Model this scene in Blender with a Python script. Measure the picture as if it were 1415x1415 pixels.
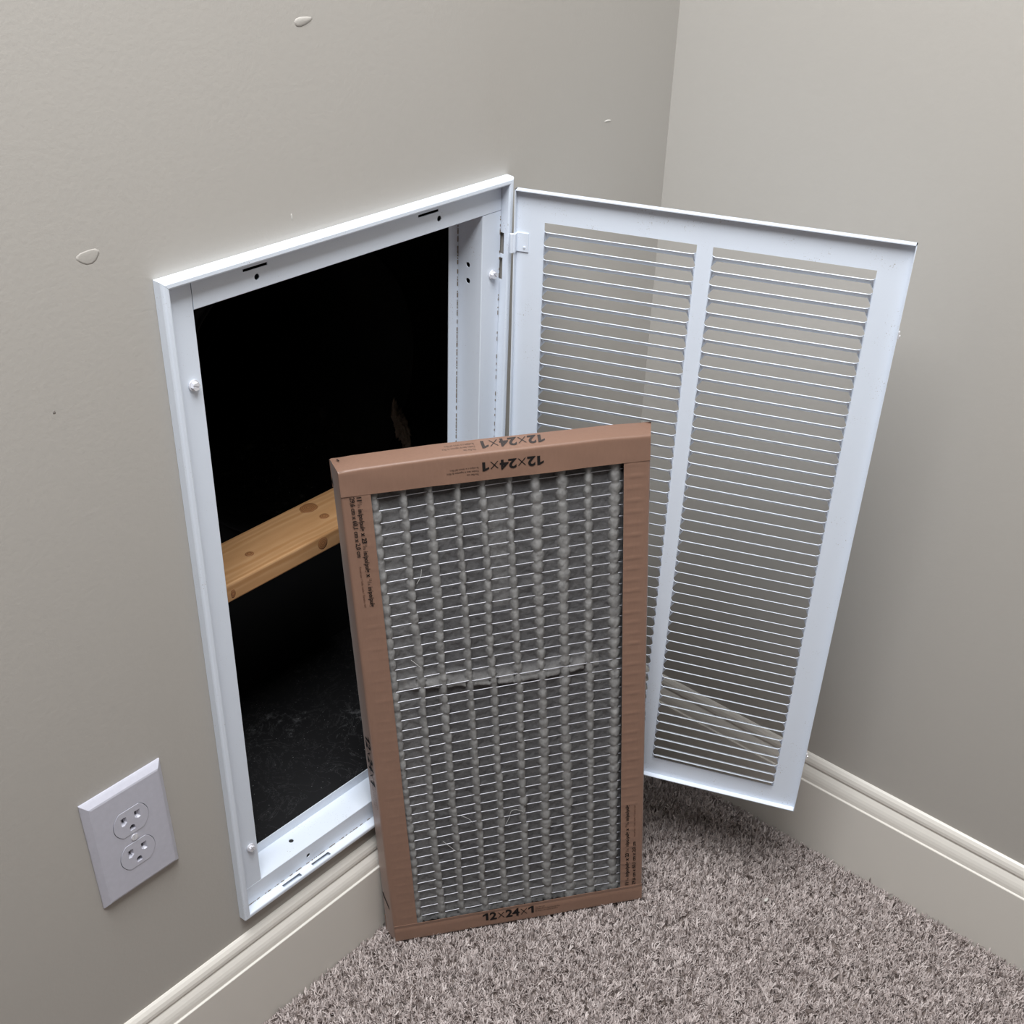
import bpy, bmesh, math, random
import numpy as np
from mathutils import Matrix, Vector, noise

for o in list(bpy.data.objects):
    bpy.data.objects.remove(o)
random.seed(7)
rng = np.random.default_rng(7)
scene = bpy.context.scene
COL = scene.collection

# ---------------------------------------------------------------- camera
CAM = Vector((-0.279528, -0.738912, 1.165406))
YAW, PITCH, ROLL = -0.892893, -0.632469, 0.042746
F_PX, PX, PY, RES = 1731.4264, 743.499, 839.600, 1415.0
_cy, _sy, _cp, _sp = math.cos(YAW), math.sin(YAW), math.cos(PITCH), math.sin(PITCH)
_f = Vector((-_sy*_cp, _cy*_cp, _sp)); _r = Vector((_cy, _sy, 0)); _u = _r.cross(_f)
_r2 = _r*math.cos(ROLL)+_u*math.sin(ROLL); _u2 = -_r*math.sin(ROLL)+_u*math.cos(ROLL)
cam_data = bpy.data.cameras.new('camera'); cam = bpy.data.objects.new('camera', cam_data); COL.objects.link(cam)
m = Matrix((_r2, _u2, -_f)).transposed().to_4x4(); m.translation = CAM
cam.matrix_world = m
cam_data.sensor_width = 36.0; cam_data.sensor_fit = 'HORIZONTAL'
cam_data.lens = F_PX/RES*36.0
cam_data.shift_x = -(PX-RES/2)/RES; cam_data.shift_y = (PY-RES/2)/RES
cam_data.clip_start = 0.02
scene.camera = cam

# ---------------------------------------------------------------- light, exposure
scene.view_settings.view_transform = 'Standard'; scene.view_settings.look = 'None'
scene.view_settings.gamma = 1.0; scene.view_settings.use_curve_mapping = False
scene.view_settings.exposure = 0.0
world = bpy.data.worlds.new('world'); scene.world = world; world.use_nodes = True
world.node_tree.nodes['Background'].inputs[0].default_value = (0.9, 0.95, 1.0, 1)
world.node_tree.nodes['Background'].inputs[1].default_value = 0.05

def area(name, loc, target, sx, sy, power, col):
    d = bpy.data.lights.new(name, 'AREA'); d.shape = 'RECTANGLE'; d.size = sx; d.size_y = sy
    d.energy = power; d.color = col
    o = bpy.data.objects.new(name, d); COL.objects.link(o); o.location = loc
    o.rotation_euler = (Vector(target)-Vector(loc)).to_track_quat('-Z', 'Y').to_euler()
    return o
area('ceiling_light', (-0.12, -0.54, 2.23), (-0.12, -0.54, 0), 1.1, 0.9, 56, (0.955, 0.975, 1.0))

# ---------------------------------------------------------------- helpers
def new_obj(name, mesh, mat=None, parent=None):
    o = bpy.data.objects.new(name, mesh); COL.objects.link(o)
    if mat is not None and not mesh.materials: mesh.materials.append(mat)
    if parent is not None: o.parent = parent
    return o
def mesh_from(name, verts, faces, smooth=False):
    me = bpy.data.meshes.new(name); me.from_pydata([tuple(v) for v in verts], [], faces)
    bm = bmesh.new(); bm.from_mesh(me); bmesh.ops.recalc_face_normals(bm, faces=bm.faces); bm.to_mesh(me); bm.free()
    if smooth: me.polygons.foreach_set('use_smooth', [True]*len(me.polygons))
    me.update(); return me
def bm_mesh(name, bm, smooth=False):
    bmesh.ops.recalc_face_normals(bm, faces=bm.faces)
    me = bpy.data.meshes.new(name); bm.to_mesh(me); bm.free()
    if smooth: me.polygons.foreach_set('use_smooth', [True]*len(me.polygons))
    return me
def bx(bm, lo, hi, bevel=0):
    r = bmesh.ops.create_cube(bm, size=1.0); vs = r['verts']
    for v in vs:
        v.co = Vector([(lo[i]+hi[i])/2+v.co[i]*(hi[i]-lo[i]) for i in range(3)])
    if bevel:
        es = list({e for v in vs for e in v.link_edges})
        bmesh.ops.bevel(bm, geom=es, offset=bevel, segments=2, affect='EDGES', profile=0.5)
def cyl(bm, c, axis, r, h, n=16, r2=None):
    q = Vector((0, 0, 1)).rotation_difference(Vector(axis)).to_matrix().to_4x4(); q.translation = Vector(c)
    bmesh.ops.create_cone(bm, cap_ends=True, segments=n, radius1=r, radius2=r if r2 is None else r2, depth=h, matrix=q)
def sheet(path, th):
    """closed outline of a thin sheet following path (2-D); thickness goes to the left of travel"""
    n = len(path); out = []
    for i, p in enumerate(path):
        a = path[max(i-1, 0)]; b = path[min(i+1, n-1)]
        def nrm(p0, p1):
            d = (p1[0]-p0[0], p1[1]-p0[1]); l = math.hypot(*d) or 1
            return (-d[1]/l, d[0]/l)
        n1 = nrm(a, p) if i > 0 else nrm(p, b); n2 = nrm(p, b) if i < n-1 else nrm(a, p)
        s = (n1[0]+n2[0], n1[1]+n2[1]); l2 = s[0]**2+s[1]**2
        k = 2/l2 if l2 > 0.3 else 2/0.3
        out.append((p[0]+s[0]*k*th, p[1]+s[1]*k*th))
    return list(path)+out[::-1]
def sweep(outline, stations, place):
    """outline: closed 2-D loop; place(p2d, station) -> 3-D"""
    V, F = [], []; n = len(outline)
    for s in stations:
        V += [place(p, s) for p in outline]
    for k in range(len(stations)-1):
        for i in range(n):
            j = (i+1) % n
            F.append((k*n+i, k*n+j, (k+1)*n+j, (k+1)*n+i))
    F.append(tuple(range(n))[::-1]); F.append(tuple((len(stations)-1)*n+i for i in range(n)))
    return V, F
def boolean_cut(obj, cutter_bm):
    me = bm_mesh('cutter', cutter_bm); c = bpy.data.objects.new('cutter', me); COL.objects.link(c)
    c.matrix_world = obj.matrix_world.copy()
    md = obj.modifiers.new('cut', 'BOOLEAN'); md.operation = 'DIFFERENCE'; md.solver = 'EXACT'; md.object = c
    bpy.context.view_layer.update()
    dg = bpy.context.evaluated_depsgraph_get()
    nm = bpy.data.meshes.new_from_object(obj.evaluated_get(dg))
    obj.modifiers.clear(); old = obj.data; obj.data = nm; nm.name = old.name
    bpy.data.meshes.remove(old); bpy.data.objects.remove(c); bpy.data.meshes.remove(me)
def empty(name, loc, label, cat, group=None):
    o = bpy.data.objects.new(name, None); COL.objects.link(o); o.location = loc
    o.empty_display_size = 0.05
    o['label'] = label; o['category'] = cat
    if group: o['group'] = group
    return o
def structure(o):
    o['kind'] = 'structure'; return o

# ---------------------------------------------------------------- materials
class M:
    def __init__(s, name, base=(0.8, 0.8, 0.8), rough=0.5, metal=0.0, spec=0.5):
        s.m = bpy.data.materials.new(name); s.m.use_nodes = True
        s.nt = s.m.node_tree; s.b = s.nt.nodes['Principled BSDF']
        s.b.inputs['Base Color'].default_value = (*base, 1); s.b.inputs['Roughness'].default_value = rough
        s.b.inputs['Metallic'].default_value = metal; s.b.inputs['Specular IOR Level'].default_value = spec
        s.base = base
    def n(s, t, **k):
        nd = s.nt.nodes.new(t)
        for a, v in k.items():
            if a in nd.inputs: nd.inputs[a].default_value = v
            else: setattr(nd, a, v)
        return nd
    def l(s, a, b): s.nt.links.new(a, b)
    def coord(s, kind='Object', scale=None):
        c = s.n('ShaderNodeTexCoord').outputs[kind]
        if scale is not None:
            mp = s.n('ShaderNodeMapping'); mp.inputs['Scale'].default_value = scale
            s.l(c, mp.inputs['Vector']); c = mp.outputs[0]
        return c
    def noise(s, scale, detail=3, rough=0.55, vec=None, dist=0):
        nd = s.n('ShaderNodeTexNoise'); nd.inputs['Scale'].default_value = scale; nd.inputs['Detail'].default_value = detail
        nd.inputs['Roughness'].default_value = rough; nd.inputs['Distortion'].default_value = dist
        s.l(vec if vec is not None else s.coord(), nd.inputs['Vector']); return nd.outputs['Fac']
    def ramp(s, fac, stops):
        nd = s.n('ShaderNodeValToRGB'); cr = nd.color_ramp
        while len(cr.elements) < len(stops): cr.elements.new(0.5)
        for e, (p, c) in zip(cr.elements, stops): e.position = p; e.color = (*c, 1) if len(c) == 3 else c
        s.l(fac, nd.inputs[0]); return nd.outputs[0]
    def mix(s, fac, a, b, mode='MIX'):
        nd = s.n('ShaderNodeMix', data_type='RGBA', blend_type=mode)
        for sock, v in ((nd.inputs[0], fac), (nd.inputs[6], a), (nd.inputs[7], b)):
            if isinstance(v, (int, float)): sock.default_value = v
            elif isinstance(v, tuple): sock.default_value = (*v, 1)
            else: s.l(v, sock)
        return nd.outputs[2]
    def color(s, sock): s.l(sock, s.b.inputs['Base Color'])
    def bump(s, height, strength=0.3, dist=0.001):
        nd = s.n('ShaderNodeBump'); nd.inputs['Strength'].default_value = strength; nd.inputs['Distance'].default_value = dist
        s.l(height, nd.inputs['Height']); s.l(nd.outputs[0], s.b.inputs['Normal'])

G = (0, 0, 0); W1 = (1, 1, 1)
wall_m = M('beige_wall_paint', (0.455, 0.425, 0.375), 0.55, spec=0.35)
n1 = wall_m.noise(1.5, 3); wall_m.color(wall_m.mix(n1, (0.448, 0.424, 0.388), (0.472, 0.448, 0.412)))
wall_m.bump(wall_m.noise(240, 4, 0.6), 0.16, 0.0010)
ceil_m = M('white_ceiling_paint', (0.75, 0.74, 0.72), 0.8)
trim_m = M('cream_trim_paint', (0.75, 0.715, 0.655), 0.32, spec=0.5)
trim_m.bump(trim_m.noise(60, 3), 0.08, 0.001)
white_m = M('white_enamel', (0.76, 0.82, 0.91), 0.38, spec=0.5)
sp = white_m.noise(900, 2); sp2 = white_m.noise(45, 2)
msk = white_m.n('ShaderNodeMath', operation='MULTIPLY')
white_m.l(white_m.ramp(sp, [(0.66, G), (0.72, W1)]), msk.inputs[0]); white_m.l(white_m.ramp(sp2, [(0.52, G), (0.68, W1)]), msk.inputs[1])
white_m.color(white_m.mix(msk.outputs[0], (0.76, 0.82, 0.91), (0.34, 0.31, 0.27)))
white_m.bump(white_m.noise(500, 2), 0.05, 0.0005)
plastic_m = M('white_plastic', (0.55, 0.55, 0.62), 0.30, spec=0.5)
slot_m = M('dark_slot', (0.02, 0.018, 0.016), 0.6)
screw_m = M('zinc_screw', (0.80, 0.80, 0.84), 0.25, metal=0.25)
screw_m.bump(screw_m.noise(400, 2), 0.1, 0.0005)
duct_m = M('black_duct_liner', (0.012, 0.012, 0.013), 0.7, spec=0.25)
dn = duct_m.noise(26, 5, 0.65, dist=1.6); d2 = duct_m.noise(6, 2)
geo = duct_m.n('ShaderNodeNewGeometry'); sepn = duct_m.n('ShaderNodeSeparateXYZ'); duct_m.l(geo.outputs['Normal'], sepn.inputs[0])
up = duct_m.ramp(sepn.outputs[2], [(0.5, G), (0.9, W1)])
streak = duct_m.ramp(dn, [(0.485, G), (0.5, (0.16, 0.16, 0.16)), (0.512, G)])
patch = duct_m.ramp(duct_m.noise(16, 6, 0.7), [(0.585, G), (0.72, (0.7, 0.7, 0.7))])
speck = duct_m.ramp(duct_m.noise(420, 1), [(0.73, G), (0.76, W1)])
dust = duct_m.mix(1.0, duct_m.mix(1.0, streak, patch, 'ADD'), speck, 'ADD')
dust = duct_m.mix(1.0, dust, up, 'MULTIPLY')
dust = duct_m.mix(1.0, dust, duct_m.ramp(d2, [(0.35, (0.2, 0.2, 0.2)), (0.65, W1)]), 'MULTIPLY')
duct_m.color(duct_m.mix(dust, (0.012, 0.012, 0.013), (0.34, 0.34, 0.35)))
hole_m = M('black_round_duct', (0.004, 0.004, 0.004), 0.9, spec=0.05)
wood_m = M('pine_wood', (0.60, 0.36, 0.17), 0.5, spec=0.3)
wv = wood_m.n('ShaderNodeTexWave', wave_type='RINGS', rings_direction='X'); wv.inputs['Scale'].default_value = 20
wv.inputs['Distortion'].default_value = 3.5; wv.inputs['Detail'].default_value = 3; wv.inputs['Detail Scale'].default_value = 1.2
wood_m.l(wood_m.coord('Object', (0.35, 1.6, 1.6)), wv.inputs['Vector'])
grain = wood_m.ramp(wv.outputs['Fac'], [(0.0, (0.50, 0.275, 0.125)), (0.6, (0.57, 0.335, 0.165)), (1.0, (0.46, 0.24, 0.10))])
knot_in = wood_m.n('ShaderNodeTexVoronoi', feature='F1'); knot_in.inputs['Scale'].default_value = 1.0
wood_m.color(wood_m.mix(wood_m.ramp(wood_m.noise(160, 2, vec=wood_m.coord('Object', (0.15, 1, 1))), [(0.4, G), (0.8, (0.5, 0.5, 0.5))]), grain, (0.42, 0.22, 0.09)))
knot_m = M('wood_knot', (0.24, 0.10, 0.04), 0.55)
kc = knot_m.n('ShaderNodeTexWave', wave_type='RINGS', rings_direction='SPHERICAL'); kc.inputs['Scale'].default_value = 160; kc.inputs['Distortion'].default_value = 1.5
knot_m.l(knot_m.coord(), kc.inputs['Vector']); knot_m.color(knot_m.ramp(kc.outputs['Fac'], [(0, (0.22, 0.09, 0.035)), (1, (0.36, 0.17, 0.065))]))
card_m = M('brown_cardboard', (0.27, 0.155, 0.105), 0.48, spec=0.55)
fib = card_m.noise(300, 4, 0.7, vec=card_m.coord('Object', (1, 1, 0.35)))
card_m.color(card_m.mix(card_m.noise(14, 3), card_m.mix(fib, (0.220, 0.122, 0.083), (0.280, 0.164, 0.115)), card_m.mix(fib, (0.235, 0.134, 0.092), (0.270, 0.156, 0.108))))
card_m.b.inputs['Sheen Weight'].default_value = 0.18; card_m.b.inputs['Sheen Roughness'].default_value = 0.4
card_m.bump(fib, 0.12, 0.0006)
card_edge_m = M('torn_cardboard_edge', (0.48, 0.36, 0.28), 0.85)
card_edge_m.bump(card_edge_m.noise(400), 0.3, 0.001)
ink_m = M('black_ink', (0.012, 0.010, 0.010), 0.7, spec=0.2)
inkg_m = M('grey_ink', (0.055, 0.045, 0.042), 0.7, spec=0.2)
inkr_m = M('brown_ink', (0.085, 0.035, 0.022), 0.7, spec=0.2)
wire_m = M('galvanised_wire', (0.60, 0.60, 0.65), 0.42, metal=0.6)
media_m = M('dusty_filter_media', (0.2, 0.2, 0.2), 0.95, spec=0.05)
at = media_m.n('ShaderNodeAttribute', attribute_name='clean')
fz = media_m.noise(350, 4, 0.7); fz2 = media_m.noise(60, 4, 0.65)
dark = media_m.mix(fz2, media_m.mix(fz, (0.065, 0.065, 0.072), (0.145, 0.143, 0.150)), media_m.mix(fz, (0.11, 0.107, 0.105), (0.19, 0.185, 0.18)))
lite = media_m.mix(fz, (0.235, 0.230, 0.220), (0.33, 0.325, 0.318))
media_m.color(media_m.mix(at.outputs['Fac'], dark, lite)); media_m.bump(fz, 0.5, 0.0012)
fibre_m = M('pale_fibre', (0.62, 0.62, 0.60), 0.8)
carpet_m = M('frieze_carpet_yarn', (0.36, 0.30, 0.27), 0.95, spec=0.1)
ca = carpet_m.n('ShaderNodeAttribute', attribute_name='tone')
carpet_m.color(carpet_m.ramp(ca.outputs['Fac'], [(0.0, (0.16, 0.125, 0.11)), (0.16, (0.40, 0.34, 0.32)), (0.55, (0.64, 0.565, 0.54)), (1.0, (0.82, 0.75, 0.72))]))
floor_m = M('carpet_backing', (0.20, 0.16, 0.14), 1.0, spec=0.0)
fl = floor_m.noise(260, 4, 0.7)
floor_m.color(floor_m.ramp(fl, [(0.3, (0.16, 0.125, 0.11)), (0.6, (0.36, 0.30, 0.27)), (0.8, (0.46, 0.39, 0.36))])); floor_m.bump(fl, 0.8, 0.006)
insul_m = M('tan_insulation', (0.24, 0.17, 0.11), 0.95, spec=0.05)
insul_m.color(insul_m.mix(insul_m.noise(120, 4), (0.22, 0.16, 0.11), (0.62, 0.48, 0.36)))
patch_m = M('wall_patch', (0.60, 0.58, 0.54), 0.6)
scuff_m = M('grey_scuff', (0.22, 0.20, 0.18), 0.7)
for q in (plastic_m, ceil_m, slot_m, hole_m, ink_m, inkg_m, inkr_m, fibre_m, patch_m, scuff_m, wire_m):
    b0 = q.base; q.color(q.mix(q.noise(220, 2), tuple(c*0.93 for c in b0), tuple(min(1, c*1.06) for c in b0)))

# ---------------------------------------------------------------- room shell
XC = 0.8156                      # right wall plane
XMIN, YMIN, ZC = -4.0, -4.2, 2.25
GC = Vector((0.37522, 0, 0.48941))      # grille centre on the left wall
hx0, hx1, hz0, hz1 = GC.x-0.1838, GC.x+0.1838, GC.z-0.3281, GC.z+0.3281
TH = 0.10
def box_obj(name, lo, hi, mat, parent=None):
    bm = bmesh.new(); bx(bm, lo, hi); return new_obj(name, bm_mesh(name, bm), mat.m, parent)
# left wall with the grille opening
xs = [XMIN, hx0, hx1, XC+0.2]; zs = [0, hz0, hz1, ZC]
V, F = [], []
for y in (0, 0.028):
    for z in zs:
        for x in xs:
            inner = x in (hx0, hx1) and z in (hz0, hz1)
            V.append((x+0.01808*(z-GC.z), y, z-0.01808*(x-GC.x)) if inner else (x, y, z))
def vi(k, j, i): return k*16+j*4+i
for j in range(3):
    for i in range(3):
        if (i, j) == (1, 1): continue
        for k in (0, 1): F.append((vi(k, j, i), vi(k, j, i+1), vi(k, j+1, i+1), vi(k, j+1, i)))
for i, j, i2, j2 in ((1, 1, 2, 1), (2, 1, 2, 2), (2, 2, 1, 2), (1, 2, 1, 1)): F.append((vi(0, j, i), vi(0, j2, i2), vi(1, j2, i2), vi(1, j, i)))
for a in range(3):
    F.append((vi(0, 0, a), vi(0, 0, a+1), vi(1, 0, a+1), vi(1, 0, a))); F.append((vi(0, 3, a), vi(0, 3, a+1), vi(1, 3, a+1), vi(1, 3, a)))
    F.append((vi(0, a, 0), vi(0, a+1, 0), vi(1, a+1, 0), vi(1, a, 0))); F.append((vi(0, a, 3), vi(0, a+1, 3), vi(1, a+1, 3), vi(1, a, 3)))
wall_left = structure(new_obj('wall_left', mesh_from('wall_left', V, F), wall_m.m))
wall_right = structure(box_obj('wall_right', (XC, YMIN, 0), (XC+TH, 0.0, ZC), wall_m))
wall_back = structure(box_obj('wall_back', (XMIN, YMIN-TH, 0), (XC+TH, YMIN, ZC), wall_m))
wall_front = structure(box_obj('wall_front', (XMIN-TH, YMIN-TH, 0), (XMIN, TH, ZC), wall_m))
floor = structure(box_obj('floor', (XMIN-TH, YMIN-TH, -0.1), (XC+TH, 0.05, -0.006), floor_m))
ceiling = structure(box_obj('ceiling', (XMIN-TH, YMIN-TH, ZC), (XC+TH, 0.05, ZC+0.1), ceil_m))

# small blemishes in the wall paint
def blemish(parent, mat, pts, th=0.0006, name='paint_blemish'):
    """low dome of paint or filler on the left wall"""
    n = len(pts); cx = sum(p[0] for p in pts)/n; cz = sum(p[1] for p in pts)/n
    V = []
    for k, y in ((1.0, 0.0003), (0.97, -0.05*th), (0.75, -0.55*th), (0.4, -0.9*th)):
        V += [(cx+(a-cx)*k, y, cz+(b-cz)*k) for a, b in pts]
    V.append((cx, -th, cz))
    F = [tuple(range(n))[::-1]]+[(r*n+i, r*n+(i+1) % n, r*n+n+(i+1) % n, r*n+n+i) for r in range(3) for i in range(n)]+[(3*n+i, 3*n+(i+1) % n, 4*n) for i in range(n)]
    return new_obj(name, mesh_from(name, V, F, True), mat.m, parent)
def blob(cx, cz, rx, rz, rot=0, n=14):
    out = []
    for i in range(n):
        t = 2*math.pi*i/n; k = 1+0.12*math.sin(3*t+cx*40)
        x, z = rx*math.cos(t)*k, rz*math.sin(t)*k
        out.append((cx+x*math.cos(rot)-z*math.sin(rot), cz+x*math.sin(rot)+z*math.cos(rot)))
    return out
blemish(wall_left, wall_m, blob(0.346, 0.971, 0.0085, 0.0032, 0.05), 0.0007)
blemish(wall_left, wall_m, blob(0.149, 0.8525, 0.009, 0.005), 0.00018)
blemish(wall_left, patch_m, blob(0.322, 0.8376, 0.0006, 0.0030, 0.1), 0.0005)
blemish(wall_left, patch_m, blob(0.7124, 0.8364, 0.0055, 0.0010, -0.1), 0.0005)
blemish(wall_left, scuff_m, blob(0.1025, 0.7553, 0.0012, 0.0014), 0.0002)

# baseboards
BP = [(0, -0.008), (0.01395, -0.008), (0.01395, 0.0996), (0.0136, 0.1003), (0.0124, 0.1006), (0.0118, 0.1011), (0.0117, 0.1030), (0.0113, 0.1060), (0.0104, 0.1095), (0.0090, 0.1130), (0.0070, 0.1165),
      (0.0057, 0.1184), (0.0055, 0.1195), (0.0062, 0.1206), (0.0068, 0.1225), (0.0065, 0.1260), (0.0051, 0.1300), (0.0027, 0.1331), (0.0008, 0.1345), (0, 0.1346)]
def bb_place_l(p, s): return ((XMIN if s == 0 else XC-p[0]-0.0002), -p[0], p[1])
def bb_place_r(p, s): return (XC-p[0], (YMIN if s == 0 else -p[0]-0.0002), p[1])
V, F = sweep(BP, [0, 1], bb_place_l); baseboard_left = structure(new_obj('baseboard_left', mesh_from('baseboard_left', V, F), trim_m.m))
V, F = sweep(BP, [0, 1], bb_place_r); baseboard_right = structure(new_obj('baseboard_right', mesh_from('baseboard_right', V, F), trim_m.m))

# carpet pile: bent yarn tufts, uncountable
def carpet(n, x0, x1, y0, y1, hmin, hmax, wid, per=4, spread=0.0011):
    nt = n//per; n = nt*per; t = np.repeat(np.arange(nt), per)
    bxs = rng.uniform(x0, x1, nt)[t]+rng.normal(0, spread, n); bys = rng.uniform(y0, y1, nt)[t]+rng.normal(0, spread, n)
    bxs = np.minimum(bxs, XC-0.0145); bys = np.minimum(bys, -0.0145)
    h = rng.uniform(hmin, hmax, nt)[t]*rng.uniform(0.85, 1.1, n)
    ang = rng.uniform(0, 2*np.pi, nt)[t]+rng.normal(0, 0.9, n); lean = rng.uniform(0.1, 1.0, nt)[t]+rng.normal(0, 0.2, n)
    curl = rng.uniform(-2.6, 2.6, nt)[t]+rng.normal(0, 0.8, n)
    tone = rng.normal(0.54, 0.11, nt); tone[rng.random(nt) < 0.05] *= 0.35
    tone = np.clip(tone[t]+rng.normal(0, 0.09, n), 0, 1)
    K = 4; P = np.zeros((n, K, 2, 3)); px, py, pz = bxs.copy(), bys.copy(), np.full(n, -0.0065)
    for k in range(K):
        a = ang+curl*k/(K-1); l = np.clip(lean*(0.25+0.75*k/(K-1))*1.2, 0, 1.5)
        w = wid*(1.0-0.45*(k/(K-1))**2)
        sx, sy = -np.sin(a)*w, np.cos(a)*w
        P[:, k, 0] = np.stack([px-sx, py-sy, pz], 1); P[:, k, 1] = np.stack([px+sx, py+sy, pz+0.3*w], 1)
        st = h/(K-1)
        px = px+np.cos(a)*np.sin(l)*st; py = py+np.sin(a)*np.sin(l)*st; pz = pz+np.cos(l)*st
    mx = P[..., 0] > XC-0.0150; P[..., 0][mx] = XC-0.0150
    my = P[..., 1] > -0.0150; P[..., 1][my] = -0.0150
    return P.reshape(-1, 3), np.repeat(tone, K*2), n, K
parts = [carpet(250000, 0.05, XC-0.0145, -0.70, -0.0145, 0.0085, 0.0120, 0.00072), carpet(60000, -0.55, XC-0.0145, -1.35, -0.0145, 0.010, 0.016, 0.0011)]
co = np.concatenate([p[0] for p in parts]); tn = np.concatenate([p[1] for p in parts])
quads = []; base = 0
for _, _, n, K in parts:
    b = base+np.arange(n)*K*2
    for k in range(K-1):
        quads.append(np.stack([b+2*k, b+2*k+1, b+2*k+3, b+2*k+2], 1))
    base += n*K*2
quads = np.concatenate(quads).astype(np.int32)
me = bpy.data.meshes.new('carpet_pile'); me.vertices.add(len(co)); me.vertices.foreach_set('co', co.astype(np.float32).ravel())
me.loops.add(quads.size); me.loops.foreach_set('vertex_index', quads.ravel())
me.polygons.add(len(quads)); me.polygons.foreach_set('loop_start', np.arange(0, quads.size, 4, dtype=np.int32))
me.update(calc_edges=True)
a = me.attributes.new('tone', 'FLOAT', 'POINT'); a.data.foreach_set('value', tn.astype(np.float32))
pile = new_obj('carpet_pile', me, carpet_m.m, floor); pile['kind'] = 'stuff'
# a white crumb on the carpet
bm = bmesh.new(); bmesh.ops.create_icosphere(bm, subdivisions=2, radius=0.0026, matrix=Matrix.Translation((0.687, -0.33, 0.0075)) @ Matrix.Diagonal((1.5, 0.8, 0.6, 1)))
for v in bm.verts: v.co += Vector([(noise.noise(v.co*900+Vector((k*7, 0, 0))))*0.0006 for k in range(3)])
crumb = new_obj('lint_crumb', bm_mesh('lint_crumb', bm, True), patch_m.m); crumb['label'] = 'tiny white crumb of lint lying on the carpet near the right baseboard'; crumb['category'] = 'crumb'

# ---------------------------------------------------------------- return air grille
HW, HH, RP = 0.1869, 0.3312, 0.0098
grille = empty('return_air_grille', GC, 'white metal return air grille on the left wall with its louvered door swung open', 'vent')
grille.rotation_euler = (0, 0.01808, 0)
bpy.context.view_layer.update()
RIM = [(0.0, -0.0002), (0.0003, -0.0078), (0.0010, -0.0091), (0.0024, -0.0098), (0.0050, -0.0098), (0.0060, -0.0094), (0.0065, -0.0085), (0.0062, 0.0012)]
rim_out = sheet(RIM, 0.0007)
# four mitred sides: centre line runs along each edge, t measured inwards
def rim_side(k):
    def place(p, s):
        t, y = p; e = 0.00012
        if k == 0: return ((-HW+t+e) if s == 0 else (HW-t-e), y, HH-t)          # top
        if k == 1: return (-HW+t, y, (-HH+t+e) if s == 0 else (HH-t-e))         # hinge-free side
        if k == 2: return ((-HW+t+e) if s == 0 else (HW-t-e), y, -HH+t)
        return (HW-t, y, (-HH+t+e) if s == 0 else (HH-t-e))
    V, F = sweep(rim_out, [0, 1], place)
    return new_obj('frame_rim', mesh_from('frame_rim', V, F), white_m.m, grille)
rims = [rim_side(k) for k in range(4)]
bpy.context.view_layer.update()
def slots(boxes, extra=()):
    bm = bmesh.new()
    for lo, hi in boxes: bx(bm, lo, hi)
    for c, ax, r, h in extra: cyl(bm, c, ax, r, h, 14)
    return bm
boolean_cut(rims[2], slots([((-0.1348, -0.0082, -0.3270), (-0.1115, -0.0036, -0.3230)), ((-0.0952, -0.0078, -0.3270), (-0.0715, -0.0030, -0.3230))]))
boolean_cut(rims[3], slots([((0.1770, -0.0042, 0.2608), (0.1835, 0.0030, 0.2806)), ((0.1770, -0.0032, 0.2366), (0.1835, 0.0030, 0.2573))]))
# recessed channels: plate, jamb, stop; butt-jointed
T0, T1, JD, ST = 0.0067, 0.0309, 0.0296, 0.0430
CH = [(T0, 0.0), (T1-0.0006, 0.0), (T1, 0.0006), (T1, JD), (ST, JD)]
ch_out = sheet(CH, 0.0008)
GAP = 0.0003
def channel(k):
    def place(p, s):
        t, y = p
        top = HH-T0 if k in (1,) else HH-T1-GAP; low = -HH+T1+GAP if k == 1 else -HH+T0
        if y > 0.002 and True:
            top, low = HH-t, -HH+t                                              # the deep part mitres
        if k == 0:
            l, r = (-HW+T1+GAP, HW-T0) if y <= 0.002 else (-HW+t, HW-t)
            return (l if s == 0 else r, y, HH-t)
        if k == 1: return (-HW+t, y, low if s == 0 else top)
        if k == 2:
            l, r = (-HW+T0, HW-T1-GAP) if y <= 0.002 else (-HW+t, HW-t)
            return (l if s == 0 else r, y, -HH+t)
        return (HW-t, y, low if s == 0 else top)
    V, F = sweep(ch_out, [0, 1], place)
    return new_obj('frame_channel', mesh_from('frame_channel', V, F), white_m.m, grille)
chans = [channel(k) for k in range(4)]
bpy.context.view_layer.update()
YA = (0, 1, 0)
boolean_cut(chans[0], slots([((-0.1093, -0.002, 0.3167), (-0.0861, 0.003, 0.3190)), ((0.0752, -0.002, 0.3167), (0.0996, 0.003, 0.3190))],
            [((-0.0968, 0, 0.3101), YA, 0.0024, 0.006), ((0.1005, 0, 0.3105), YA, 0.0025, 0.006)]))
boolean_cut(chans[2], slots([], [((-0.0953, 0, -0.3141), YA, 0.0024, 0.006), ((-0.1018, 0.018, -0.3026), (0, 0, 1), 0.0026, 0.006)]))
boolean_cut(chans[3], slots([], [((0.156, 0.017, 0.2515), (1, 0, 0), 0.0024, 0.006), ((0.156, 0.0168, 0.2364), (1, 0, 0), 0.0026, 0.006)]))
def hex_screw(parent, x, z, tilt):
    bm = bmesh.new(); cyl(bm, (0, -0.0008, 0), YA, 0.0044, 0.0012, 18); cyl(bm, (0, -0.0028, 0), YA, 0.0034, 0.0034, 6)
    me = bm_mesh('screw', bm); o = new_obj('screw', me, screw_m.m, parent); o.location = (x, 0, z); o.rotation_euler = (0, tilt, 0)
    bpy.context.view_layer.update()
    c = bmesh.new(); bx(c, (-0.0050, -0.0060, -0.0005), (0.0050, -0.0034, 0.0005)); boolean_cut(o, c)
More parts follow.
